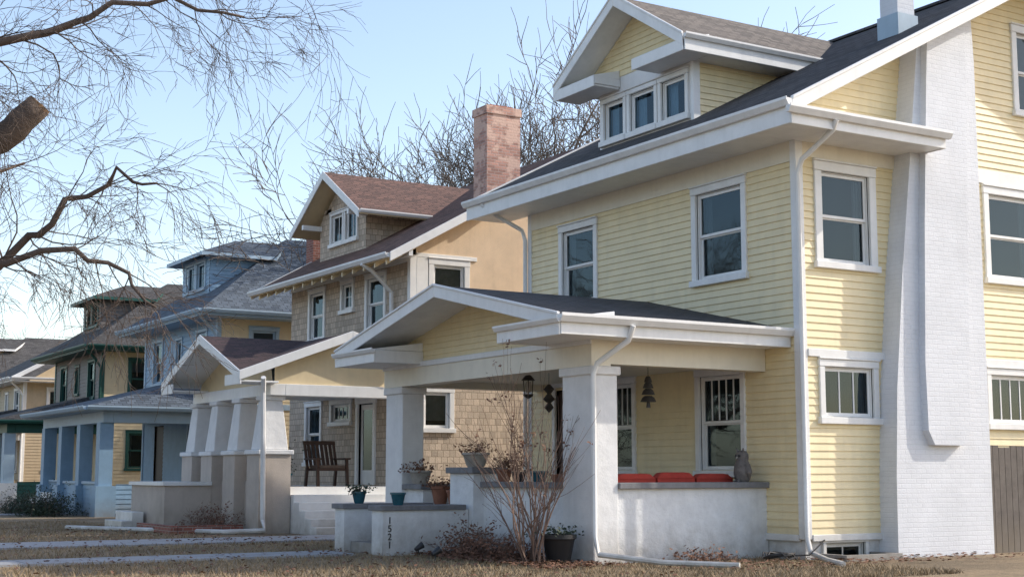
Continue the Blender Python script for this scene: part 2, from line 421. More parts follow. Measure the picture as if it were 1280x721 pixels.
h.append(window(g,S,20.05,21.4,7.5,9.1,cw=.13))
RS=.525
lim=lambda z:(max(15.05,14.1+(z+.2-6.75)/RS),min(25.9,26.9-(z+.2-6.75)/RS))
lap(g,S,'yellow',.36,9.9,lim,h)
g.box('trim','white',14.915,15.07,16.115,16.25,.3,6.4)
F.box(g,'trim','white',23.8,23.93,.3,6.4,-.05,.035)
F.box(g,'trim','cwhite',16.25,23.8,6.08,6.4,-.02,.03)
S.box(g,'trim','cwhite',15.07,26,6.16,6.4,-.02,.03)
S.box(g,'trim','white',18.6,26,6.16,6.40,-.02,.035)
S.box(g,'trim','white',15.07,16.8,3.05,3.17,-.02,.055)
S.box(g,'trim','white',18.6,26,3.05,3.17,-.02,.055)
S.box(g,'trim','white',15.07,26,.27,.37,-.02,.05)
F.box(g,'trim','white',16.25,23.8,.27,.37,-.02,.05)
flat(g,Wall('S',16.18),'whitem',-.3,.3,14.98,26,[(15.37,16.18,-.08,.25)],'foundation')
flat(g,Wall('F',14.98),'whitem',-.3,.3,16.18,23.9,[],'foundation')
window(g,Wall('S',16.18),15.3,16.25,-.14,.31,cw=.07,split=False,muntins=1,hm=0,side=False)
g.box('window_well','concrete',15.2,16.35,15.55,15.63,-.2,.09);g.box('window_well','concrete',15.2,15.28,15.631,16.15,-.2,.09);g.box('window_well','concrete',16.27,16.35,15.631,16.15,-.2,.09);g.box('window_well','dark',15.281,16.269,15.631,16.15,-.2,.006)
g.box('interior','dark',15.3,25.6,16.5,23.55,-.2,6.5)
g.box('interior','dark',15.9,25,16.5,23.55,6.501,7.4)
g.box('back_walls','yellow',25.62,26.0,16.2,23.9,0,6.5);g.box('back_walls','yellow',15.0,26.0,23.6,23.88,0,6.5)
EX,EZ,Y0,Y1,RX=14.1,6.75,15.3,24.95,20.5
RZ=EZ+RS*(RX-EX)
g.slab('roof1','white',[(EX,Y0,EZ),(EX,Y1,EZ),(RX,Y1,RZ),(RX,Y0,RZ)],.1)
g.slab('roof1','white',[(RX+.001,Y0,RZ),(RX+.001,Y1,RZ),(26.9,Y1,EZ),(26.9,Y0,EZ)],.1)
g.box('roof_ridge_cap','roof1',RX-.12,RX+.12,Y0,Y1,RZ-.03,RZ+.02)
for (ya,yb) in((Y0-.035,Y0-.003),(Y1+.003,Y1+.035)):
    g.prism('fascia','white',(EX,ya,EZ-.22),(RX,ya,RZ-.22),(0,yb-ya,0),(0,0,.24))
    g.prism('fascia','white',(RX+.002,ya,RZ-.22),(26.9,ya,EZ-.22),(0,yb-ya,0),(0,0,.24))
    g.prism('fascia','white',(EX,ya-.02,EZ-.02),(RX,ya-.02,RZ-.02),(0,yb-ya+.03,0),(0,0,.055))
g.face('siding','yellow',[(14.95,23.9,6.3),(26,23.9,6.3),(20.5,23.9,9.95)])
g.box('fascia','white',EX+.01,14.95,Y0+.05,Y1-.05,6.4,6.44)
g.box('fascia','white',EX-.02,EX+.012,Y0,Y1,6.38,6.7)
gutter(g,'Y',EX-.022,-1,Y0-.05,Y1+.03,6.76)
g.box('fascia','white',EX+.015,17.3,Y0+.0,16.12,6.385,6.43)
g.box('fascia','white',EX-.02,17.33,Y0-.03,Y0,6.37,6.60)
g.box('fascia','white',17.3,17.33,Y0+.002,16.12,6.37,6.60)
g.hexa('return_roof','white',[(EX+.1,Y0,6.6),(17.33,Y0,6.6),(17.33,16.14,6.6),(EX+.1,16.14,6.6),(EX+.1,Y0+.02,6.62),(17.3,Y0+.02,6.62),(17.3,16.14,6.80),(EX+.1,16.14,6.80)])
gutter(g,'X',Y0-.032,-1,EX-.13,17.38,6.64)
# dormer
D=Wall('F',15.5)
DR,DE0,DE1,DEZ,DRZ,DX=20.85,18.8,22.9,8.80,10.08,14.9
hs=[]
for (a,b) in((19.42,20.3),(20.33,21.27),(21.30,22.12)):
    hs.append(window(g,D,a,b,7.56,8.44,cw=.09,split=False,bm='curtain'))
flat(g,D,'white',7.2,8.9,19.3,22.2,[(q[0],q[1],q[2],q[3]) for q in hs],'dormer_wall')
g.box('interior','dark',15.85,16.5,19.4,22.1,7.5,8.7)
pit=(DRZ-DEZ)/(DR-DE0)
lap(g,D,'yellow',8.78,9.95,lambda z:(DE0+(z+.1-DEZ)/pit,DE1-(z+.1-DEZ)/((DRZ-DEZ)/(DE1-DR))),[],part='siding')
lap(g,Wall('S',19.3),'yellow',7.3,8.75,lambda z:(15.6,max(15.7,14.1+(z+.25-6.75)/RS)),[],part='siding')
g.box('trim','white',15.46,15.62,19.26,19.34,7.3,8.7)
g.box('back_walls','yellow',15.55,18.2,22.1,22.2,7.2,8.8)
xa=EX+(DEZ-EZ)/RS+.1;xb=EX+(DRZ-EZ)/RS+.1
g.slab('roof1b','white',[(DX,DE0,DEZ),(xa,DE0,DEZ),(xb,DR,DRZ),(DX,DR,DRZ)],.09)
g.slab('roof1b','white',[(DX,DR+.001,DRZ),(xb,DR+.001,DRZ),(xa,DE1,DEZ),(DX,DE1,DEZ)],.09)
for (y,) in((DE0,),(DE1,)):
    g.prism('fascia','white',(DX-.035,y,DEZ-.2),(DX-.035,DR,DRZ-.2),(.032,0,0),(0,0,.22))
    g.prism('fascia','white',(DX-.055,y,DEZ-.0),(DX-.055,DR,DRZ-.0),(.05,0,0),(0,0,.045))
for (a,b) in((DE0,20.3),(21.5,DE1)):
    g.box('fascia','white',DX+.0,15.48,a+.02,b-.02,8.53,8.57);g.box('fascia','white',DX-.03,DX-.001,a,b,8.51,8.72)
    g.box('fascia','white',DX+.001,15.49,(b-.03 if a<20 else a),(b if a<20 else a+.03),8.571,8.72)
    g.hexa('fascia','white',[(DX-.03,a,8.721),(15.49,a,8.721),(15.49,b,8.721),(DX-.03,b,8.721),(DX,a+.02,8.74),(15.49,a+.02,8.9),(15.49,b-.02,8.9),(DX,b-.02,8.74)])
g.box('fascia','white',15.5,xa-.5,DE0+.03,19.3,8.53,8.565)
g.box('fascia','white',DX,xa+.05,DE0-.03,DE0-.002,8.52,8.78)
gutter(g,'X',DE0-.032,-1,DX-.03,xa-.05,8.82,h=.09,d=.08)
# chimney
prof=[(16.5,-.3),(16.52,1.2),(16.6,2.6),(16.8,4.4),(17.05,6.2),(17.3,8.1)]
Yc=15.78
def chim(pl,prr,yf,yb,mat):
    for (a,b,c,d) in zip(pl,pl[1:],prr,prr[1:]):
        g.hexa('chimney',mat,[(a[0],yf,a[1]),(c[0],yf,c[1]),(c[0],yb,c[1]),(a[0],yb,a[1]),(b[0],yf,b[1]),(d[0],yf,d[1]),(d[0],yb,d[1]),(b[0],yb,b[1])])
chim(prof+[(17.32,8.32)],[(18.66,z) for _,z in prof]+[(18.62,8.99)],Yc,16.3,'chim')
fl=[(17.25,1.72),(17.12,1.95),(17.1,3),(17.2,5.2),(17.36,7.6),(17.42,8.35)]
fr_=[(17.95,1.72),(18.08,1.95),(18.1,3),(18.2,5.2),(18.3,7.6),(18.32,8.82)]
chim(fl,fr_,Yc-.13,Yc+.02,'chim')
g.box('chimney','chim',17.78,18.18,16.6,17.0,8.0,11.0);g.box('flashing','bluetrim',17.74,18.22,16.56,17.04,8.0,9.05)
g.tube('downspout','white',[(14.93,15.22,6.52),(14.93,15.3,6.38),(14.9,15.95,6.05),(14.89,16.05,5.85),(14.89,16.05,.35),(14.87,15.95,.12),(14.5,15.2,.06),(14.2,14.6,.05)],.04)
g.tube('downspout','white',[(14.05,24.3,6.62),(14.3,24.15,6.4),(14.8,23.95,6.1),(14.86,23.93,5.9),(14.86,23.93,.2)],.042)
g.tube('downspout','white',[(11.9,16.26,3.36),(11.88,16.35,3.16),(11.66,16.82,2.85),(11.62,16.86,2.7),(11.62,16.86,.4),(11.62,16.75,.15),(12.1,15.9,.07),(12.7,15.0,.06)],.042)
# porch
PX,PE0,PE1,PR,PEZ,PRZ=10.72,16.35,23.8,20.0,3.47,4.27
g.slab('roof1','white',[(PX,PE0,PEZ),(14.97,PE0,PEZ),(14.97,PR,PRZ),(PX,PR,PRZ)],.1)
g.slab('roof1','white',[(PX,PR+.001,PRZ),(14.97,PR+.001,PRZ),(14.97,PE1,PEZ),(PX,PE1,PEZ)],.1)
for y in(PE0,PE1):
    g.prism('fascia','white',(PX-.035,y,PEZ-.19),(PX-.035,PR,PRZ-.19),(.032,0,0),(0,0,.20))
    g.prism('fascia','white',(PX-.06,y,PEZ-.01),(PX-.06,PR,PRZ-.01),(.055,0,0),(0,0,.04))
g.box('fascia','white',PX+.02,14.93,PE0+.02,16.95,3.205,3.24);g.box('fascia','white',PX,14.93,PE0-.02,PE0+.018,3.19,3.43)
gutter(g,'X',PE0-.022,-1,PX-.05,14.94,3.48)
g.box('fascia','white',PX+.02,14.93,23.3,PE1-.02,3.205,3.24);g.box('fascia','white',PX,14.93,PE1-.018,PE1+.02,3.19,3.43)
for (a,b) in((PE0+.02,18.0),(22.2,PE1-.02)):
    g.box('fascia','white',PX+.0,11.66,a,b,3.2,3.236);g.box('fascia','white',PX-.03,PX-.002,a-.03,b+.02,3.18,3.40)
    g.box('fascia','white',PX,11.66,(b-.0 if a<18 else a-.02),(b+.02 if a<18 else a),3.18,3.40)
    g.hexa('fascia','white',[(PX-.03,a,3.401),(11.66,a,3.401),(11.66,b+.02,3.401),(PX-.03,b+.02,3.401),(PX,a,3.42),(11.66,a,3.56),(11.66,b,3.56),(PX,b,3.42)])
    gutter(g,'Y',PX-.032,-1,a-.08,b+.03,3.43,h=.08,d=.07)
PG=Wall('F',11.67)
pp=(PRZ-PEZ)/(PR-PE0)
lap(g,PG,'yellow',3.22,4.16,lambda z:(PE0+max(.5,(z+.1-PEZ)/pp),PE1-max(.4,(z+.1-PEZ)/((PRZ-PEZ)/(PE1-PR)))),[],pitch=.1)
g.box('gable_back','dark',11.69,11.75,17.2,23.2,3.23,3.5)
g.box('trim','cwhite',11.63,11.97,16.92,23.66,2.83,3.22)
g.box('trim','white',11.60,11.63,16.9,23.68,3.14,3.235)
g.box('trim','cwhite',11.972,14.93,16.93,17.2,2.86,3.205)
g.box('trim','cwhite',11.972,14.93,23.4,23.66,2.86,3.205)
g.box('porch_ceiling','cwhite',11.97,14.93,17.2,23.4,2.98,3.02)
g.box('columns','wcol',11.66,12.1,16.94,17.74,-.2,2.83)
g.box('columns','wcol',11.66,12.1,22.98,23.64,-.2,2.83)
g.box('columns','wcol',11.62,12.14,16.9,17.78,2.7,2.829);g.box('columns','wcol',11.62,12.14,22.94,23.68,2.7,2.829)
g.box('porch_wall','whitem',12.1,14.96,16.98,17.2,-.2,1.06);g.box('porch_wall_cap','capgray',12.102,14.94,16.9,17.28,1.06,1.15)
g.box('porch_wall','whitem',11.74,11.98,17.74,20.2,-.2,1.06);g.box('porch_wall_cap','capgray',11.66,12.06,17.742,20.18,1.06,1.15)
g.box('porch_wall','whitem',11.55,12.1,20.2,20.98,-.2,1.28);g.box('porch_wall_cap','capgray',11.49,12.16,20.14,21.04,1.28,1.38)
g.box('porch_wall','whitem',11.74,11.98,22.3,22.98,-.2,1.0);g.box('porch_wall_cap','capgray',11.66,12.06,22.24,22.978,1.0,1.09)
g.box('porch_wall','whitem',12.101,14.96,23.4,23.62,-.2,1.0);g.box('porch_wall_cap','capgray',12.102,14.94,23.34,23.68,1.0,1.09)
g.box('porch_floor','concrete',11.99,14.94,17.2,23.4,.55,.74)
g.box('porch_floor','concrete',11.6,11.989,20.98,22.3,.55,.742)
for i in range(4):
    g.box('steps','concrete',10.12+i*.37,10.118+(i+1)*.37,20.75,21.78,-.1,.17+i*.145)
g.box('step_wall','whitem',10.0,11.54,20.35,20.74,-.2,.70);g.box('step_wall_cap','capgray',9.95,11.48,20.3,20.79,.70,.78)
g.box('step_wall','whitem',10.0,11.73,21.79,22.15,-.2,.70);g.box('step_wall_cap','capgray',9.95,11.65,21.74,22.2,.70,.78)
c=bpy.data.curves.new('house_number','FONT');c.body='1\n5\n2\n1';c.size=.15;c.extrude=.004;c.space_line=.85;c.align_x='CENTER'
o=bpy.data.objects.new('house_number',c);scene.collection.objects.link(o);c.materials.append(M['black']);o.location=(10.12,20.338,.5);o.rotation_euler=(R(90),0,0);g.extra.append(o)
g.finish()
def lantern(name,x,y,zt,zc,s=1):
    q=G(name,(x,y,zc))
    q.tube('chain','bronze',[(x,y,zc),(x,y,zt)],.008,5)
    q.lathe('cap','bronze',x,y,[(.02*s,zt+.0),(.05*s,zt-.02),(.11*s,zt-.09),(.12*s,zt-.1)],12)
    for k in range(6):
        a=k*math.pi/3;q.tube('bars','bronze',[(x+.09*s*math.cos(a),y+.09*s*math.sin(a),zt-.1),(x+.075*s*math.cos(a),y+.075*s*math.sin(a),zt-.33)],.008,4)
    q.lathe('lamp_glass','palepot',x,y,[(.045*s,zt-.12),(.055*s,zt-.2),(.04*s,zt-.3)],10)
    q.lathe('base','bronze',x,y,[(.09*s,zt-.33),(.08*s,zt-.36),(.02*s,zt-.4)],12)
    q.finish()
lantern('porch_lantern',12.6,20.2,2.92,3.0)
q=G('wind_bell',(13.1,17.75,3))
x,y=13.15,17.6
q.tube('cord','bronze',[(x,y,2.98),(x,y,2.75)],.006,4)
for i,(r,z) in enumerate(((.06,2.76),(.08,2.67),(.10,2.57),(.12,2.46))):
    q.lathe('bell_tiers','bronze',x,y,[(r*.5,z),(r*.8,z-.03),(r*1.05,z-.09),(r*.6,z-.085)],14)
q.tube('clapper','bronze',[(x,y,2.4),(x,y,2.28)],[.02,.035],8)
q.finish()
q=G('hanging_ornament',(12.4,19.1,3));x,y=12.4,19.25
q.tube('cord','bronze',[(x,y,2.98),(x,y,2.7)],.005,4);q.lathe('spinner','bronze',x,y,[(.02,2.7),(.09,2.62),(.03,2.55),(.1,2.46),(.03,2.4),(.08,2.33),(.01,2.25)],12);q.finish()
q=G('porch_sofa',(13.4,17.6,.74))
q.box('frame','darkwood',12.3,14.6,17.35,18.05,.95,1.03)
for x in(12.32,14.52):
    for y in(17.37,17.97): q.box('legs','darkwood',x,x+.06,y,y+.06,.74,.95)
def cushion(q,x0,x1,y0,y1,z0,z1,mat='red'):
    v,f,_=q.part('cushions',mat,True);i=len(v);n=8
    for a in range(n+1):
        for b in range(n+1):
            s,t=a/n,b/n;e=(1-(2*s-1)**6)*(1-(2*t-1)**6);v.append(Vector((x0+(x1-x0)*s,y0+(y1-y0)*t,z0+(z1-z0)*(.45+.55*e**.5))))
    for a in range(n):
        for b in range(n): f.append((i+a*(n+1)+b,i+(a+1)*(n+1)+b,i+(a+1)*(n+1)+b+1,i+a*(n+1)+b+1))
    q.box('cushion_sides',mat,x0+.01,x1-.01,y0+.01,y1-.01,z0,z0+(z1-z0)*.5)
for i in range(3):
    cushion(q,12.33+i*.75,13.06+i*.75,17.36,18.0,1.03,1.2)
    v0=12.33+i*.75;cushion(q,v0,v0+.73,17.3,17.48,1.14,1.28+.02*(i%2))
q.finish()
q=G('owl_statue',(14.55,17.08,1.15));x,y=14.55,17.08
q.lathe('body','owl',x,y,[(.09,1.15),(.12,1.2),(.135,1.3),(.125,1.4),(.095,1.47),(.10,1.52),(.10,1.57),(.07,1.62),(.02,1.635)],18)
for sx in(-1,1):
    q.tube('ear_tufts','owl',[(x-.03,y+sx*.055,1.58),(x-.04,y+sx*.075,1.67)],[.03,.006],6)
    q.tube('eyes','black',[(x-.085,y+sx*.038,1.55),(x-.103,y+sx*.04,1.55)],[.022,.018],8)
    q.tube('wings','owl',[(x,y+sx*.11,1.42),(x+.01,y+sx*.13,1.3),(x+.05,y+sx*.09,1.18)],[.05,.06,.02],8)
q.tube('beak','palepot',[(x-.095,y,1.53),(x-.125,y,1.50)],[.016,.004],6)
for sy in(-.04,.04): q.tube('feet','owl',[(x-.1,y+sy,1.17),(x-.14,y+sy,1.16)],[.025,.015],6)
q.finish()
for (x,y) in((10.4,19.9),(10.0,18.6)):
    q=G('garden_spotlight',(x,y,0));q.tube('stake','black',[(x,y,-.02),(x,y,.12)],.012,6);q.tube('lamp_head','black',[(x-.05,y,.11),(x+.06,y+.02,.17),(x+.08,y+.02,.18)],[.03,.05,.055],10);q.finish()
# ------------------------------------------------------------------ vegetation
def grow(v,f,rg,p,d,L,r,lv,maxlv,spread=.75,up=.05,nch=(3,5),rmin=.004,wander=.16,lf=.62):
    ns=4 if lv<maxlv else 3
    pts=[p.copy()];rad=[r];dd=d.normalized()
    for i in range(ns):
        dd=(dd+Vector((rg.gauss(0,wander),rg.gauss(0,wander),rg.gauss(0,wander)+up))).normalized()
        p=p+dd*(L/ns);pts.append(p.copy());rad.append(max(rmin*.6,r*(1-.55*(i+1)/ns)))
    sd=9 if r>.1 else 6 if r>.03 else 4 if r>.018 else 3
    tube(v,f,pts,rad,sd)
    if lv>=maxlv: return
    n=rg.randint(*nch)
    for k in range(n):
        t=.3+.7*(k+rg.random()*.6)/n;t=min(t,.99)
        i=min(int(t*ns),ns-1);q=pts[i].lerp(pts[i+1],t*ns-i);base=(pts[i+1]-pts[i]).normalized()
        perp=base.orthogonal().normalized();perp.rotate(Matrix.Rotation(rg.random()*6.28,3,base))
        nd_=(base+perp*rg.uniform(.5,1.1)*spread).normalized()
        rr=max(rmin,rad[i]*rg.uniform(.45,.7))
        grow(v,f,rg,q,nd_,L*lf*rg.uniform(.75,1.2),rr,lv+1,maxlv,spread,up,nch,rmin,wander,lf)
    grow(v,f,rg,pts[-1],dd,L*lf*1.1,max(rmin,rad[-1]),lv+1,maxlv,spread,up,nch,rmin,wander,lf)
def treemesh(seed,H,r,maxlv=6,nlimb=9,rmin=.015,up=.03,spread=.95,nch=(2,4)):
    rg=random.Random(seed);v=[];f=[]
    th=H*.26
    pts=[Vector((0,0,-.2))];
    for i in range(4): pts.append(Vector((rg.gauss(0,.1),rg.gauss(0,.1),th*(i+1)/4)))
    tube(v,f,pts,[r*1.3,r,r*.92,r*.88,r*.85],12)
    for k in range(nlimb):
        a=6.28*k/nlimb+rg.random()*.6;e=rg.uniform(.6,1.9)
        grow(v,f,rg,pts[3+(k%2)].copy(),Vector((math.cos(a),math.sin(a),e)),H*.27*rg.uniform(.85,1.2),r*.5,1,maxlv,spread,up,nch,rmin,.17,.68)
    grow(v,f,rg,pts[4].copy(),Vector((0.1,0,1)),H*.28,r*.75,1,maxlv,spread,up,nch,rmin,.16,.68)
    return v,f
tm=[]
for sd,ml,nc in((11,6,(2,4)),(23,6,(2,4)),(31,5,(2,3))):
    v,f=treemesh(sd,16,.38,maxlv=ml,nch=nc,rmin=.015 if ml==6 else .024)
    me=mkmesh('bare_tree',v,f,M['bark2'],True);tm.append(me.data);bpy.data.objects.remove(me)
def put(i,x,y,s,rz,name='bare_tree'):
    o=bpy.data.objects.new(name,tm[i]);scene.collection.objects.link(o);o.location=(x,y,0);o.scale=(s,s,s);o.rotation_euler=(0,0,rz)
put(0,26.0,45.5,1.0,1.4);put(1,32,44,1.12,2);put(1,30,80,.62,4);put(0,30,95,.7,1);put(1,36,92,.75,5)
put(0,29,108,.75,2.2);put(1,28,124,.8,3);put(0,34,120,.8,.5);put(2,32,140,.9,2.9);put(2,38,150,.9,4.9)
for i,(x,y,s) in enumerate(((-14,24,.8),(-15,38,.9),(-13,10,.8),(-14,55,.8),(-18,31,.9),(-16,47,.9),(-19,65,1),(-24,40,1),(-22,20,1),(-24,80,1))): put(2,x,y,s,i*1.3)
v=[];f=[]
rg=random.Random(3)
for k in range(30):
    x=25+rg.random()*110;y=170+rg.random()*40;h=10+rg.random()*6
    for j in range(5):
        grow(v,f,rg,Vector((x,y,0)),Vector((rg.gauss(0,.3),rg.gauss(0,.3),1)),h*.4,.18,2,5,.8,.05,(2,3),.05)
mkmesh('distant_trees',v,f,M['bark2'],False)
# near street tree on the left
rg=random.Random(8);v=[];f=[]
T=Vector((.9,15.9,0));sd=Vector((.8545,-.5195,0))
def tp(s,z,o=0): return T+sd*s+Vector((.5195,.8545,0))*o+Vector((0,0,z))
tube(v,f,[tp(0,-.2),tp(.05,1),tp(0,2.1),tp(.1,3.0)],[.36,.29,.26,.25],14)
limbs=[([(0.1,2.9,0),(1.0,3.7,.2),(2.0,4.5,.1),(2.45,4.72,0),(2.70,4.98,0)],.18,.13,0,.5),
 ([(0.1,3.0,0),(.8,4.4,-.2),(1.8,5.3,-.3),(2.6,5.65,-.2),(3.2,5.95,0),(4.0,6.15,.2),(4.7,6.0,.3)],.07,.012,20,.9),
 ([(0.05,2.6,0),(1.2,3.0,.3),(2.2,3.4,.4),(2.7,3.75,.3),(3.0,4.1,.2),(3.5,4.3,.2),(3.9,4.2,.1)],.06,.012,17,.75),
 ([(0.05,2.5,0),(1.3,3.1,-.2),(2.3,3.38,-.3),(3.2,3.42,-.3),(3.7,3.25,-.2),(4.0,2.9,-.2)],.055,.010,16,.65),
 ([(0.1,3.0,0),(.2,4.8,.3),(1.0,6.2,.5),(2.2,6.9,.5),(3.5,7.1,.6),(4.9,6.7,.6)],.10,.015,18,1.1),
 ([(0.1,3.0,0),(-.3,4.8,-.3),(-1.0,6.4,-.8),(-1.8,7.6,-1)],.18,.05,10,1.4),
 ([(0.1,3.0,0),(.4,4.0,1.3),(.9,4.6,2.0),(1.6,5.0,2.8)],.08,.015,9,.9),
 ([(0.1,3.0,0),(.6,4.2,-.8),(1.5,4.9,-1.2),(2.3,5.0,-1.2)],.07,.012,9,.8)]
for pl,r0,r1,nt_,tl in limbs:
    P=[tp(a,b,c) for a,b,c in pl];n=len(P)
    Q=[];jt=.035 if nt_ else .008
    for i in range(n-1):
        for k in range(3): Q.append(P[i].lerp(P[i+1],k/3)+Vector((rg.gauss(0,jt),rg.gauss(0,jt),rg.gauss(0,jt))))
    Q.append(P[-1]);m_=len(Q)
    tube(v,f,Q,[r0+(r1-r0)*i/(m_-1) for i in range(m_)],12)
    for k in range(nt_):
        t=.22+.78*(k+rg.random())/nt_;i=min(int(t*(m_-1)),m_-2);q=Q[i].lerp(Q[i+1],t*(m_-1)-i);base=(Q[i+1]-Q[i]).normalized()
        dn=(base*.8+Vector((rg.gauss(0,.6),rg.gauss(0,.6),rg.gauss(-.05,.6)))).normalized()
        rr=(r0+(r1-r0)*t)
        grow(v,f,rg,q,dn,tl*rg.uniform(.5,1.0),max(.008,rr*.3),2,5,.75,-.06,(2,3),.0031,.2,.68)
q=G('bare_street_tree',(.9,15.9,0));q.p[('branches','bark')]=(v,f,True)
q.tube('cut_limb','cutwood',[tp(2.69,4.97),tp(2.715,4.998)],[.127,.12],12);q.finish()
# bare shrub by porch column
rg=random.Random(4);v=[];f=[];lv=[];lf_=[]
for k in range(17):
    a=rg.random()*6.28;e=rg.uniform(1.8,4.5)
    grow(v,f,rg,Vector((10.85+rg.gauss(0,.08),17.35+rg.gauss(0,.08),-.02)),Vector((math.cos(a),math.sin(a)*1.2,e)),rg.uniform(1.0,1.5),.018,2,4,.5,.06,(2,3),.0042,.1,.66)
def leafclump(p,n,s,rg,V,Fc):
    for _ in range(n):
        c=p+Vector((rg.gauss(0,s),rg.gauss(0,s),rg.gauss(0,s)));a=Vector((rg.gauss(0,1),rg.gauss(0,1),rg.gauss(0,1))).normalized()*rg.uniform(.02,.04);b=a.orthogonal().normalized()*rg.uniform(.01,.025);i=len(V)
        V.extend([c-a,c+b,c+a,c-b]);Fc.append((i,i+1,i+2,i+3))
q=G('bare_shrub',(10.85,17.35,0));q.p[('stems','twig')]=(v,f,True)
tips=[p for p in v[::37] if p.z>1.6]
for p in rg.sample(tips,min(34,len(tips))): leafclump(p,6,.03,rg,lv,lf_)
q.p[('seed_heads','deadleaf')]=(lv,lf_,False);q.finish()
def deadbush(x,y,w,h,seed,name='dormant_bush',leaf='deadleaf',n=14,nl=260):
    rg=random.Random(seed);v=[];f=[];a_=[];b_=[]
    for k in range(n):
        a=rg.random()*6.28
        grow(v,f,rg,Vector((x+rg.gauss(0,w*.25),y+rg.gauss(0,w*.3),0)),Vector((math.cos(a)*.7,math.sin(a)*.7,1)),h*.6,.007,3,5,.8,.0,(2,3),.003,.2,.6)
    q=G(name,(x,y,0));q.p[('stems','twig')]=(v,f,False)
    for _ in range(nl):
        p=Vector((x+rg.gauss(0,w*.35),y+rg.gauss(0,w*.42),abs(rg.gauss(0,h*.4))+.03));leafclump(p,3,.04,rg,a_,b_)
    q.p[('leaves',leaf)]=(a_,b_,False);q.finish()
deadbush(10.9,18.8,.8,.5,1);deadbush(11.2,19.6,.7,.45,2);deadbush(11.0,18.0,.6,.35,7)
deadbush(13.2,16.3,.6,.18,9,nl=120)
deadbush(10.8,30.0,.8,.6,3,nl=120);deadbush(10.9,31.2,.7,.5,12,nl=120)
deadbush(10.4,44.0,1.2,.75,5,'evergreen_shrub','evergreen',18,1500);deadbush(10.3,46.5,1.0,.6,6,'evergreen_shrub','evergreen',14,1000)
def pot(x,y,z,r,h,mat,plant=None,seed=0,name='flower_pot',ph=.3):
    q=G(name,(x,y,z))
    q.lathe('pot',mat,x,y,[(r*.6,z),(r*.72,z+h*.15),(r*.95,z+h*.8),(r,z+h*.84),(r*1.08,z+h*.86),(r*1.08,z+h),(r*.95,z+h),(r*.9,z+h*.9)],20)
    if plant:
        rg=random.Random(seed);v=[];f=[];a_=[];b_=[]
        for k in range(9):
            a=rg.random()*6.28;grow(v,f,rg,Vector((x,y,z+h*.85)),Vector((math.cos(a)*.6,math.sin(a)*.6,1)),ph*.6,.005,3,4,.8,0,(2,3),.0025)
        for k in range(60): leafclump(Vector((x+rg.gauss(0,r*.8),y+rg.gauss(0,r*.8),z+h+abs(rg.gauss(0,ph*.35)))),3,.03,rg,a_,b_)
        q.p[('stems','twig')]=(v,f,False);q.p[('leaves',plant)]=(a_,b_,False)
    q.finish()
pot(10.35,20.52,.78,.12,.2,'bluepot');pot(10.35,21.97,.78,.12,.2,'bluepot','evergreen',3,ph=.1)
pot(11.82,20.6,1.38,.22,.24,'palepot','deadleaf',1,ph=.3)
pot(11.84,22.6,1.09,.2,.24,'palepot','deadleaf',2,ph=.2)
pot(11.86,19.75,1.15,.13,.2,'terra','deadleaf',5,ph=.35);pot(11.86,19.3,1.15,.12,.16,'black','deadleaf',6,ph=.5)
pot(11.86,18.7,1.15,.14,.17,'bluepot');pot(11.86,18.2,1.15,.1,.12,'terra')
pot(11.3,17.3,0,.24,.42,'black','evergreen',8,ph=.12,name='planter_tub')
pot(11.78,21.75,.742,.16,.32,'terra','deadleaf',9,ph=.15);pot(11.78,21.25,.742,.13,.26,'terra')
q=G('garden_hose',(14.3,16.2,0));pts=[]
for k in range(60):
    a=k*.42;rr=.24+.03*math.sin(k*.7);pts.append((14.25+rr*math.cos(a),15.95+rr*.8*math.sin(a),.05+.015*(k%7)))
pts+= [(14.7,15.8,.1),(15.1,15.9,.3),(15.2,16.1,.25)]
q.tube('hose','black',pts,.013,6);q.finish()
q=G('wooden_fence',(19,15.95,0));x=18.75;rg=random.Random(2)
while x<24:
    q.box('pickets','fence',x,x+.135,15.93,15.955,-.05,1.72+rg.uniform(-.02,.02));x+=.145
for z in(.4,1.4): q.box('rails','fence',18.75,24,15.957,16.0,z,z+.09)
q.finish()
# ------------------------------------------------------------------ tan house
g=G('tan_shingle_house',(14.95,29.1,0))
F=Wall('F',14.95);S=Wall('S',29.1)
h=[window(g,F,33.9,35.0,4.7,6.08),window(g,F,32.15,32.95,5.3,6.1,split=False,cw=.1,muntins=1,hm=1),window(g,F,30.35,31.5,4.65,6.08),
   window(g,F,34.0,35.1,1.5,3.1),window(g,F,32.2,33.5,2.5,3.1,split=False,muntins=3)]
h.append((30.95,31.8,1.0,2.95))
flat(g,F,'tansh',.3,6.45,29.1,36.2,h,'wall')
F.box(g,'window_casings','white',30.83,30.95,1.0,3.0,-.01,.05);F.box(g,'window_casings','white',31.8,31.92,1.0,3.0,-.01,.05);F.box(g,'window_casings','white',30.8,31.95,2.95,3.1,-.01,.052)
F.box(g,'door','white',30.97,31.78,1.0,2.93,-.1,-.05)
F.quad(g,'window_glass','glass',31.1,31.65,1.35,2.8,-.045)
F.box(g,'door','dark',31.1,31.65,1.35,2.8,-.05,-.048)
h=[window(g,S,15.4,16.5,5.45,6.25,split=False,cw=.14,blind=.9,hm=0,bm='palepot'),window(g,S,15.2,16.1,2.25,3.25,split=False,blind=.8,cw=.12,bm='palepot')]
flat(g,S,'peach',3.5,6.25,15.08,26,h,'wall');flat(g,S,'tansh',-.1,3.5,15.08,26,h,'wall')
RS2=.56;E2X,E2Z=14.1,6.2
g.face('wall','peach',[(15.08,29.1,6.25),(26,29.1,6.25),(20.3,29.1,9.55),(15.08,29.1,6.6)])
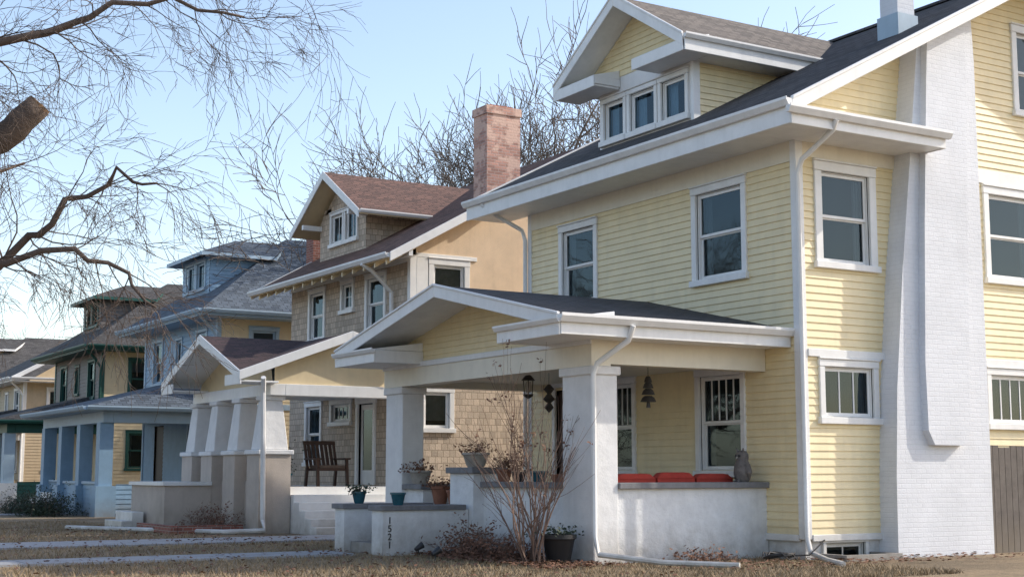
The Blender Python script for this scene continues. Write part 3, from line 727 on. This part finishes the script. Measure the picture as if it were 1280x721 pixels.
g.box('trim','white',14.91,15.08,29.06,29.2,3.2,6.3);S.box(g,'trim','white',15.08,16.7,6.26,6.36,-.02,.04);S.box(g,'trim','white',15.08,15.38,5.2,6.258,-.02,.04)
S.box(g,'trim','white',15.08,26,3.5,3.62,-.02,.04)
F.box(g,'trim','white',29.2,36.2,6.15,6.4,-.02,.03)
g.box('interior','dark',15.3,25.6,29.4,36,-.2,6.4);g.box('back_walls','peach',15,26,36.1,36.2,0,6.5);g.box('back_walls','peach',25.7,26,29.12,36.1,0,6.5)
Ya,Yb=28.5,37.1;RX=20.3;RZ=E2Z+RS2*(RX-E2X)
g.slab('roof2','cream',[(E2X,Ya,E2Z),(E2X,Yb,E2Z),(RX,Yb,RZ),(RX,Ya,RZ)],.12)
g.slab('roof2','cream',[(RX+.001,Ya,RZ),(RX+.001,Yb,RZ),(26.5,Yb,E2Z),(26.5,Ya,E2Z)],.12)
for ya in(Ya-.035,Yb+.003):
    g.prism('fascia','white',(E2X,ya,E2Z-.2),(RX,ya,RZ-.2),(0,.032,0),(0,0,.22));g.prism('fascia','white',(RX+.002,ya,RZ-.2),(26.5,ya,E2Z-.2),(0,.032,0),(0,0,.22))
gutter(g,'Y',E2X-.002,-1,Ya,Yb,E2Z+.02)
y=28.7
while y<37:
    g.prism('rafter_tails','cream',(E2X+.03,y,E2Z-.24),(14.95,y,E2Z-.24+.85*RS2),(0,.06,0),(0,0,.11));y+=.6
for x in(14.6,17.5): g.prism('rafter_tails','white',(x,28.52,E2Z+RS2*(x-E2X)-.3),(x,29.1,E2Z+RS2*(x-E2X)-.3),(.1,0,0),(0,0,.14))
D=Wall('F',15.5);d0,d1,dr,dez,drz,dx=31.95,36.4,34.2,7.82,9.18,14.95
hs=[window(g,D,33.15,34.0,7.3,8.2,split=False,cw=.08,muntins=1),window(g,D,34.03,34.9,7.3,8.2,split=False,cw=.08,muntins=1)]
flat(g,D,'tansh',6.8,8.0,32.7,35.6,hs,'wall');g.face('wall','tansh',[D.P(32.7,8.0),D.P(33.15,8.0),D.P(33.15,8.3),D.P(33.0,8.3)])
g.face('wall','tansh',[D.P(34.9,8.0),D.P(35.6,8.0),D.P(35.3,8.35),D.P(34.9,8.35)]);g.face('wall','tansh',[D.P(33.0,8.23),D.P(35.3,8.23),D.P(34.2,9.05)])
g.box('interior','dark',15.85,16.2,33.0,35.2,7,8.15)
g.face('wall','tansh',[(15.5,32.7,6.8),(18,32.7,6.8),(18,32.7,8.1),(15.5,32.7,8.1)])
ia=E2X+(dez-E2Z)/RS2+.1;ib=E2X+(drz-E2Z)/RS2+.1
g.slab('roof2','cream',[(dx,d0,dez),(ia,d0,dez),(ib,dr,drz),(dx,dr,drz)],.1);g.slab('roof2','cream',[(dx,dr+.001,drz),(ib,dr+.001,drz),(ia,d1,dez),(dx,d1,dez)],.1)
for y in(d0,d1): g.prism('fascia','white',(dx-.035,y,dez-.2),(dx-.035,dr,drz-.2),(.033,0,0),(0,0,.22))
gutter(g,'X',d0-.002,-1,dx,ia-.1,dez+.02,h=.09,d=.08)
for y in(32.6,35.5): g.prism('rafter_tails','white',(dx,y,dez+.0),(15.5,y,dez+.0),(0,.1,0),(0,0,.13))
g.box('brick_chimney','brick',17.1,18.05,29.3,29.95,7,10.0);g.box('brick_chimney','brick',17.07,18.08,29.27,29.98,10.0,10.2);g.box('brick_chimney','redbrick',17.25,17.9,29.4,29.85,10.2,10.26)
g.box('brick_chimney','redbrick',15.9,16.4,37.0,37.5,6,8.2)
g.tube('downspout','white',[(14.02,29.8,6.1),(14.3,29.8,5.95),(14.85,29.9,5.5),(14.87,29.9,3.9)],.05)
def pz(t): return 3.42+.37*t
top=pz(2.6)
g.slab('roof2p','white',[(10.72,28.7,pz(0)),(13.32,31.3,top),(10.72,31.3,top)],.1)
g.slab('roof2p','white',[(10.72,28.7,pz(0)),(13.32,28.7,top),(13.32,31.3,top)],.1)
g.slab('roof2p','white',[(13.321,28.7,top),(14.95,28.7,top-.5),(14.95,31.3,top-.0),(13.321,31.3,top)],.1)
g.slab('roof2p','white',[(10.72,31.301,top),(14.95,31.301,top),(14.95,34.0,3.42),(10.72,34.0,3.42)],.1)
g.prism('fascia','white',(10.685,28.7,pz(0)-.19),(10.685,31.3,top-.19),(.033,0,0),(0,0,.21));g.prism('fascia','white',(10.685,34.0,3.42-.19),(10.685,31.3,top-.19),(.033,0,0),(0,0,.21))
g.prism('fascia','white',(10.685,28.665,pz(0)-.19),(13.3,28.665,top-.19),(0,.033,0),(0,0,.21));g.prism('fascia','white',(14.95,28.665,top-.69),(13.302,28.665,top-.19),(0,.033,0),(0,0,.21))
g.box('fascia','white',10.74,11.6,28.72,29.6,3.2,3.24);g.box('fascia','white',10.7,10.738,28.68,29.6,3.15,3.38)
g.box('fascia','white',10.74,11.6,33.2,34.0,3.2,3.24);g.box('fascia','white',10.7,10.738,33.2,34.02,3.15,3.38)
g.face('wall','cream',[(11.62,29.1,3.1),(11.62,34,3.1),(11.62,33.7,3.45),(11.62,31.3,4.28),(11.62,29.2,3.5)])
g.face('wall','cream',[(11.62,29.02,3.1),(14.95,29.02,3.1),(14.95,29.02,3.8),(13.32,29.02,4.28),(11.62,29.02,3.66)])
g.box('trim','white',11.5,11.85,28.95,34.0,2.95,3.2);g.box('trim','white',11.852,14.93,28.95,29.25,2.95,3.2);g.box('porch_ceiling','white',11.86,14.93,29.26,34,3.12,3.17)
for y in(29.35,30.85,32.35,33.75):
    g.taper('columns','wcol',11.67,y,1.78,2.85,.62,.40);g.box('columns','wcol',11.42,11.92,y-.25,y+.25,2.85,2.949)
    g.box('piers','tanst',11.30,12.02,y-.37,y+.37,-.2,1.68);g.box('columns','wcol',11.25,12.07,y-.42,y+.42,1.68,1.779)
g.box('porch_wall','tanst',11.55,11.8,29.7,33.4,-.2,1.1)
g.box('porch_wall','tanst',10.2,11.29,31.95,34.5,-.2,1.0);g.box('porch_wall','white',10.14,11.289,31.89,34.56,1.0,1.08)
g.box('porch_floor','white',12.03,14.93,29.15,34,.75,.98)
for i in range(5): g.box('steps','white',12.04,14.9,27.6+i*.31,27.6+(i+1)*.31-.002,-.1,.16+i*.165)
g.box('steps','white',9.6,9.85,33.2,34.6,-.1,.18);g.box('steps','white',9.852,10.12,33.22,34.58,-.1,.38)
g.tube('downspout','white',[(11.2,28.6,3.3),(11.3,28.85,3.0),(11.35,28.85,.3),(11.3,28.6,.08),(10.5,28.9,.06),(8.9,32.4,.05),(8.4,33.4,.05)],.055)
g.finish()
q=G('brick_planter',(10.2,30.2,0))
q.box('edging','redbrick',9.6,9.75,29.6,32.0,-.05,.18);q.box('edging','redbrick',9.76,11.2,29.6,29.75,-.05,.18);q.box('soil','bark',9.76,11.2,29.76,32.0,-.02,.08);q.finish()
# wooden porch armchair: reclined slatted back, seat pad, arms and splayed legs
q=G('porch_armchair',(13.0,30.0,.98))
bx,by,W_=13.05,29.95,.78
for x in(bx,bx+W_-.06):
    q.prism('legs','darkwood',(x,by-.05,.98),(x,by,1.58),(.06,0,0),(0,.07,0))
    q.prism('legs','darkwood',(x,by+.66,.98),(x,by+.58,1.40),(.06,0,0),(0,.07,0))
    q.prism('backrest','darkwood',(x,by+.56,1.36),(x,by+.78,1.98),(.06,0,0),(0,.05,0))
    q.box('armrest','darkwood',x-.03,x+.09,by-.06,by+.68,1.58,1.62)
q.box('seat','darkwood',bx+.061,bx+W_-.061,by,by+.6,1.33,1.39)
q.box('seat_pad','bark',bx+.08,bx+W_-.08,by+.01,by+.56,1.391,1.46)
for k in range(6): q.prism('backrest','darkwood',(bx+.08+k*.107,by+.58,1.42),(bx+.08+k*.107,by+.775,1.93),(.075,0,0),(0,.02,0))
q.prism('backrest','darkwood',(bx-.01,by+.765,1.93),(bx-.01,by+.79,2.02),(W_+.02,0,0),(0,.04,0))
q.finish()
pot(12.3,30.1,.98,.2,.3,'bluepot','evergreen',13,ph=.9)
# ------------------------------------------------------------------ generic foursquare for far houses
def foursquare(name,Y0,Y1,ez,rz,front,side,trim,roof,prf,upper=None,dorm=True,colmat='white',wallmat='tanst',gable=False,X=14.95,pe=3.2,base=None):
    g=G(name,(X,Y0,0));F=Wall('F',X);S=Wall('S',Y0);W=Y1-Y0
    def wn(w,*a,**k): return window(g,w,*a,trim=trim,**k)
    h=[wn(F,Y0+.9,Y0+2.0,ez-1.95,ez-.4,blind=.2),wn(F,Y0+W/2-.35,Y0+W/2+.35,ez-1.7,ez-.5,split=False,cw=.09),wn(F,Y1-2.0,Y1-.9,ez-1.95,ez-.4),
       wn(F,Y0+.9,Y0+2.6,1.3,2.9,split=False,muntins=2),(Y1-2.3,Y1-1.3,.8,2.85)]
    F.box(g,'door','darkwood',Y1-2.28,Y1-1.32,.8,2.83,-.1,-.05)
    lap(g,F,front,.4,3.3,(Y0+.1,Y1-.1),h,pitch=.14)
    lap(g,F,upper or front,3.3,ez-.15,(Y0+.1,Y1-.1),h,pitch=.14)
    hs=[wn(S,X+1,X+2,ez-1.95,ez-.4,blind=.3),wn(S,X+4,X+5,ez-1.95,ez-.4),wn(S,X+1,X+2.2,1.4,2.9),wn(S,X+4,X+5,1.4,2.9)]
    lap(g,S,side,.4,ez-.15,(X+.1,X+10),hs,pitch=.14)
    S.box(g,'trim',trim,X+.1,X+10,3.22,3.4,-.02,.05);F.box(g,'trim',trim,Y0+.1,Y1-.1,3.22,3.4,-.02,.05)
    g.box('trim',trim,X-.04,X+.1,Y0-.04,Y0+.1,.3,ez-.15);g.box('trim',trim,X-.04,X+.1,Y1-.1,Y1+.04,.3,ez-.15)
    g.box('foundation','tanst',X+.02,X+10,Y0+.02,Y1-.02,-.2,.4)
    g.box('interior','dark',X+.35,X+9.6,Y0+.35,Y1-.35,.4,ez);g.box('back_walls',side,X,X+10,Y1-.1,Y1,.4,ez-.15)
    o=.8;a=(X-o,Y0-o,ez);b=(X-o,Y1+o,ez);c=(X+10+o,Y1+o,ez);d=(X+10+o,Y0-o,ez)
    ym=(Y0+Y1)/2;hw=(W/2+o)
    if gable:
        xm=X+5;e=(xm,Y0-o,rz);f_=(xm,Y1+o,rz)
        g.slab(roof,trim,[a,b,f_,e],.14);g.slab(roof,trim,[e,f_,c,d],.14)
        g.face('gable_wall',side,[(X,Y0,ez-.2),(X+10,Y0,ez-.2),(xm,Y0,rz-.3)])
        g.prism('fascia',trim,(X-o,Y0-o-.035,ez-.2),(xm,Y0-o-.035,rz-.2),(0,.033,0),(0,0,.22))
    else:
        xa=X-o+hw;xb=X+10+o-hw
        e=(xa,ym,rz);f_=(max(xb,xa+.5),ym,rz)
        g.slab(roof,trim,[a,b,e],.14);g.slab(roof,trim,[a,e,f_,d],.14);g.slab(roof,trim,[b,c,f_,e],.14);g.slab(roof,trim,[c,d,f_],.14)
    g.box('soffit',trim,X-o+.03,X+10+o,Y0-o+.03,Y1+o-.03,ez-.18,ez-.145)
    gutter(g,'Y',X-o-.01,-1,Y0-o,Y1+o,ez+.02,mat=trim);gutter(g,'X',Y0-o-.01,-1,X-o,X+10+o,ez+.02,mat=trim)
    g.tube('downspout',trim,[(X-o,Y0-.4,ez-.1),(X-.3,Y0-.15,ez-.5),(X-.08,Y0-.1,ez-.8),(X-.08,Y0-.1,.2)],.05)
    sl=(rz-ez)/(((X+5) if gable else (X-o+hw))-(X-o))
    if dorm:
        dxx=X+.5;dz0=ez+sl*(dxx-X+o)-.1;D=Wall('F',dxx);dw=1.35;dt=dz0+1.35
        hh=[wn(D,ym-1.0,ym-.02,dz0+.25,dt-.1,split=False,cw=.09,muntins=1),wn(D,ym+.02,ym+1.0,dz0+.25,dt-.1,split=False,cw=.09,muntins=1)]
        lap(g,D,upper or front,dz0,dt,(ym-dw,ym+dw),hh,pitch=.14);lap(g,Wall('S',ym-dw),upper or front,dz0,dt,lambda z:(dxx,dxx+.1+(z-dz0)/sl),[],pitch=.14)
        g.box('interior','dark',dxx+.3,dxx+1,ym-dw+.1,ym+dw-.1,dz0,dt-.02)
        q=.45;zz=dt+.02;zt=dt+.75
        A=(dxx-q,ym-dw-q,zz);B=(dxx-q,ym+dw+q,zz);E=(dxx-q+dw+q,ym,zt);xe=X-o+(zz-ez)/sl+.3;xr=X-o+(zt-ez)/sl+.3
        g.slab(roof,trim,[A,B,E],.12);g.slab(roof,trim,[A,E,(max(xr,E[0]+.1),ym,zt),(xe,ym-dw-q,zz)],.12);g.slab(roof,trim,[B,(xe,ym+dw+q,zz),(max(xr,E[0]+.1),ym,zt),E],.12)
    px=11.67;p=.75;z=pe
    a=(px-p,Y0-.4,z);b=(px-p,Y1+.3,z);hz=z+1.05
    g.slab(prf,trim,[a,b,(X,Y1-1.6,hz),(X,Y0+1.5,hz)],.12);g.slab(prf,trim,[a,(X,Y0+1.5,hz),(X,Y0-.4,z)],.12);g.slab(prf,trim,[b,(X,Y1+.3,z),(X,Y1-1.6,hz)],.12)
    gutter(g,'Y',px-p-.01,-1,Y0-.4,Y1+.3,z+.02,mat=trim);gutter(g,'X',Y0-.41,-1,px-p,X,z+.02,mat=trim)
    g.box('trim',trim,px-.15,px+.15,Y0,Y1,z-.45,z-.12);g.box('trim',trim,px+.152,X-.02,Y0,Y0+.25,z-.45,z-.12)
    g.box('porch_ceiling',trim,px-.6,X-.02,Y0-.3,Y1,z-.118,z-.1)
    for i in range(4):
        y=Y0+.3+(W-.6)*i/3
        g.box('porch_columns',colmat,px-.2,px+.2,y-.2,y+.2,.9,z-.45);g.box('porch_piers',base or colmat,px-.3,px+.3,y-.3,y+.3,-.2,.9)
        if i<2:
            y2=Y0+.3+(W-.6)*(i+1)/3
            lap(g,Wall('F',px-.08),wallmat,.1,.95,(y+.3,y2-.3),[],pitch=.14);g.box('trim',trim,px-.14,px+.14,y+.3,y2-.3,.95,1.03);g.box('porch_rail_core',wallmat,px-.06,px+.06,y+.3,y2-.3,-.1,.95)
        elif i==2:
            for k in range(14):
                yy=y+.35+k*.13;g.box('balusters',trim,px-.02,px+.02,yy,yy+.035,.75,1.0)
            g.box('balusters',trim,px-.04,px+.04,y+.3,Y1-.6,1.0,1.05)
    lap(g,Wall('S',Y0+.05),wallmat,.1,.95,(px+.3,X),[],pitch=.14)
    g.box('porch_floor','concrete',px+.31,X,Y0+.1,Y1-.1,.5,.72)
    for i in range(4): g.box('steps','white',px-1.35+i*.33,px-1.352+(i+1)*.33,Y1-2.2,Y1-.9,-.1,.17+i*.16)
    g.finish()
foursquare('blue_siding_house',42.05,49.4,6.2,9.3,'blue','cream','bluetrim','roof3','roof3',colmat='blue',wallmat='blue')
foursquare('brown_and_yellow_house',55.0,62.2,6.1,9.2,'cream','cream','green','roof4','roof4',upper='brown',colmat='bluetrim',wallmat='green',base='white')
foursquare('tan_gabled_house',68.0,75.2,5.6,8.8,'tan5','tan5','white','roof4','roof4',gable=True,dorm=False,colmat='brown',wallmat='tan5')
foursquare('brown_and_tan_house',81.0,88.2,6.0,9.0,'tan5','tan5','white','roof4','roof4',colmat='white',wallmat='brown')
foursquare('blue_siding_house',94.0,101.2,6.0,9.0,'blue','blue','white','roof4','roof4')

# ------------------------------------------------------------------ light, sky, camera
EL,AZ=34,110
w=bpy.data.worlds.new('World');scene.world=w;w.use_nodes=True;nt=w.node_tree
sk=nt.nodes.new('ShaderNodeTexSky');sk.sky_type='NISHITA';sk.sun_disc=False;sk.sun_elevation=R(EL);sk.sun_rotation=R(AZ);sk.air_density=1.0;sk.dust_density=1.2;sk.ozone_density=1.0
mu=nt.nodes.new('ShaderNodeVectorMath');mu.operation='MULTIPLY';mu.inputs[1].default_value=(2.12,1.96,1.85)
nt.links.new(sk.outputs[0],mu.inputs[0])
nt.links.new(mu.outputs[0],nt.nodes['Background'].inputs[0]);nt.nodes['Background'].inputs[1].default_value=.15
l=bpy.data.lights.new('sun','SUN');l.energy=4.2;l.angle=R(.5);l.color=(1,.92,.80)
o=bpy.data.objects.new('sun',l);scene.collection.objects.link(o)
ds=Vector((math.sin(R(AZ))*math.cos(R(EL)),math.cos(R(AZ))*math.cos(R(EL)),math.sin(R(EL))))
o.rotation_euler=ds.to_track_quat('Z','Y').to_euler()
cam=bpy.data.cameras.new('camera');cam.sensor_width=36;cam.lens=50.0;cam.clip_end=2000
co=bpy.data.objects.new('camera',cam);scene.collection.objects.link(co);co.location=(0,0,1.3);co.rotation_euler=(R(90+7.35),0,R(-31.3))
scene.camera=co
scene.view_settings.view_transform='Standard';scene.view_settings.look='None';scene.view_settings.exposure=0
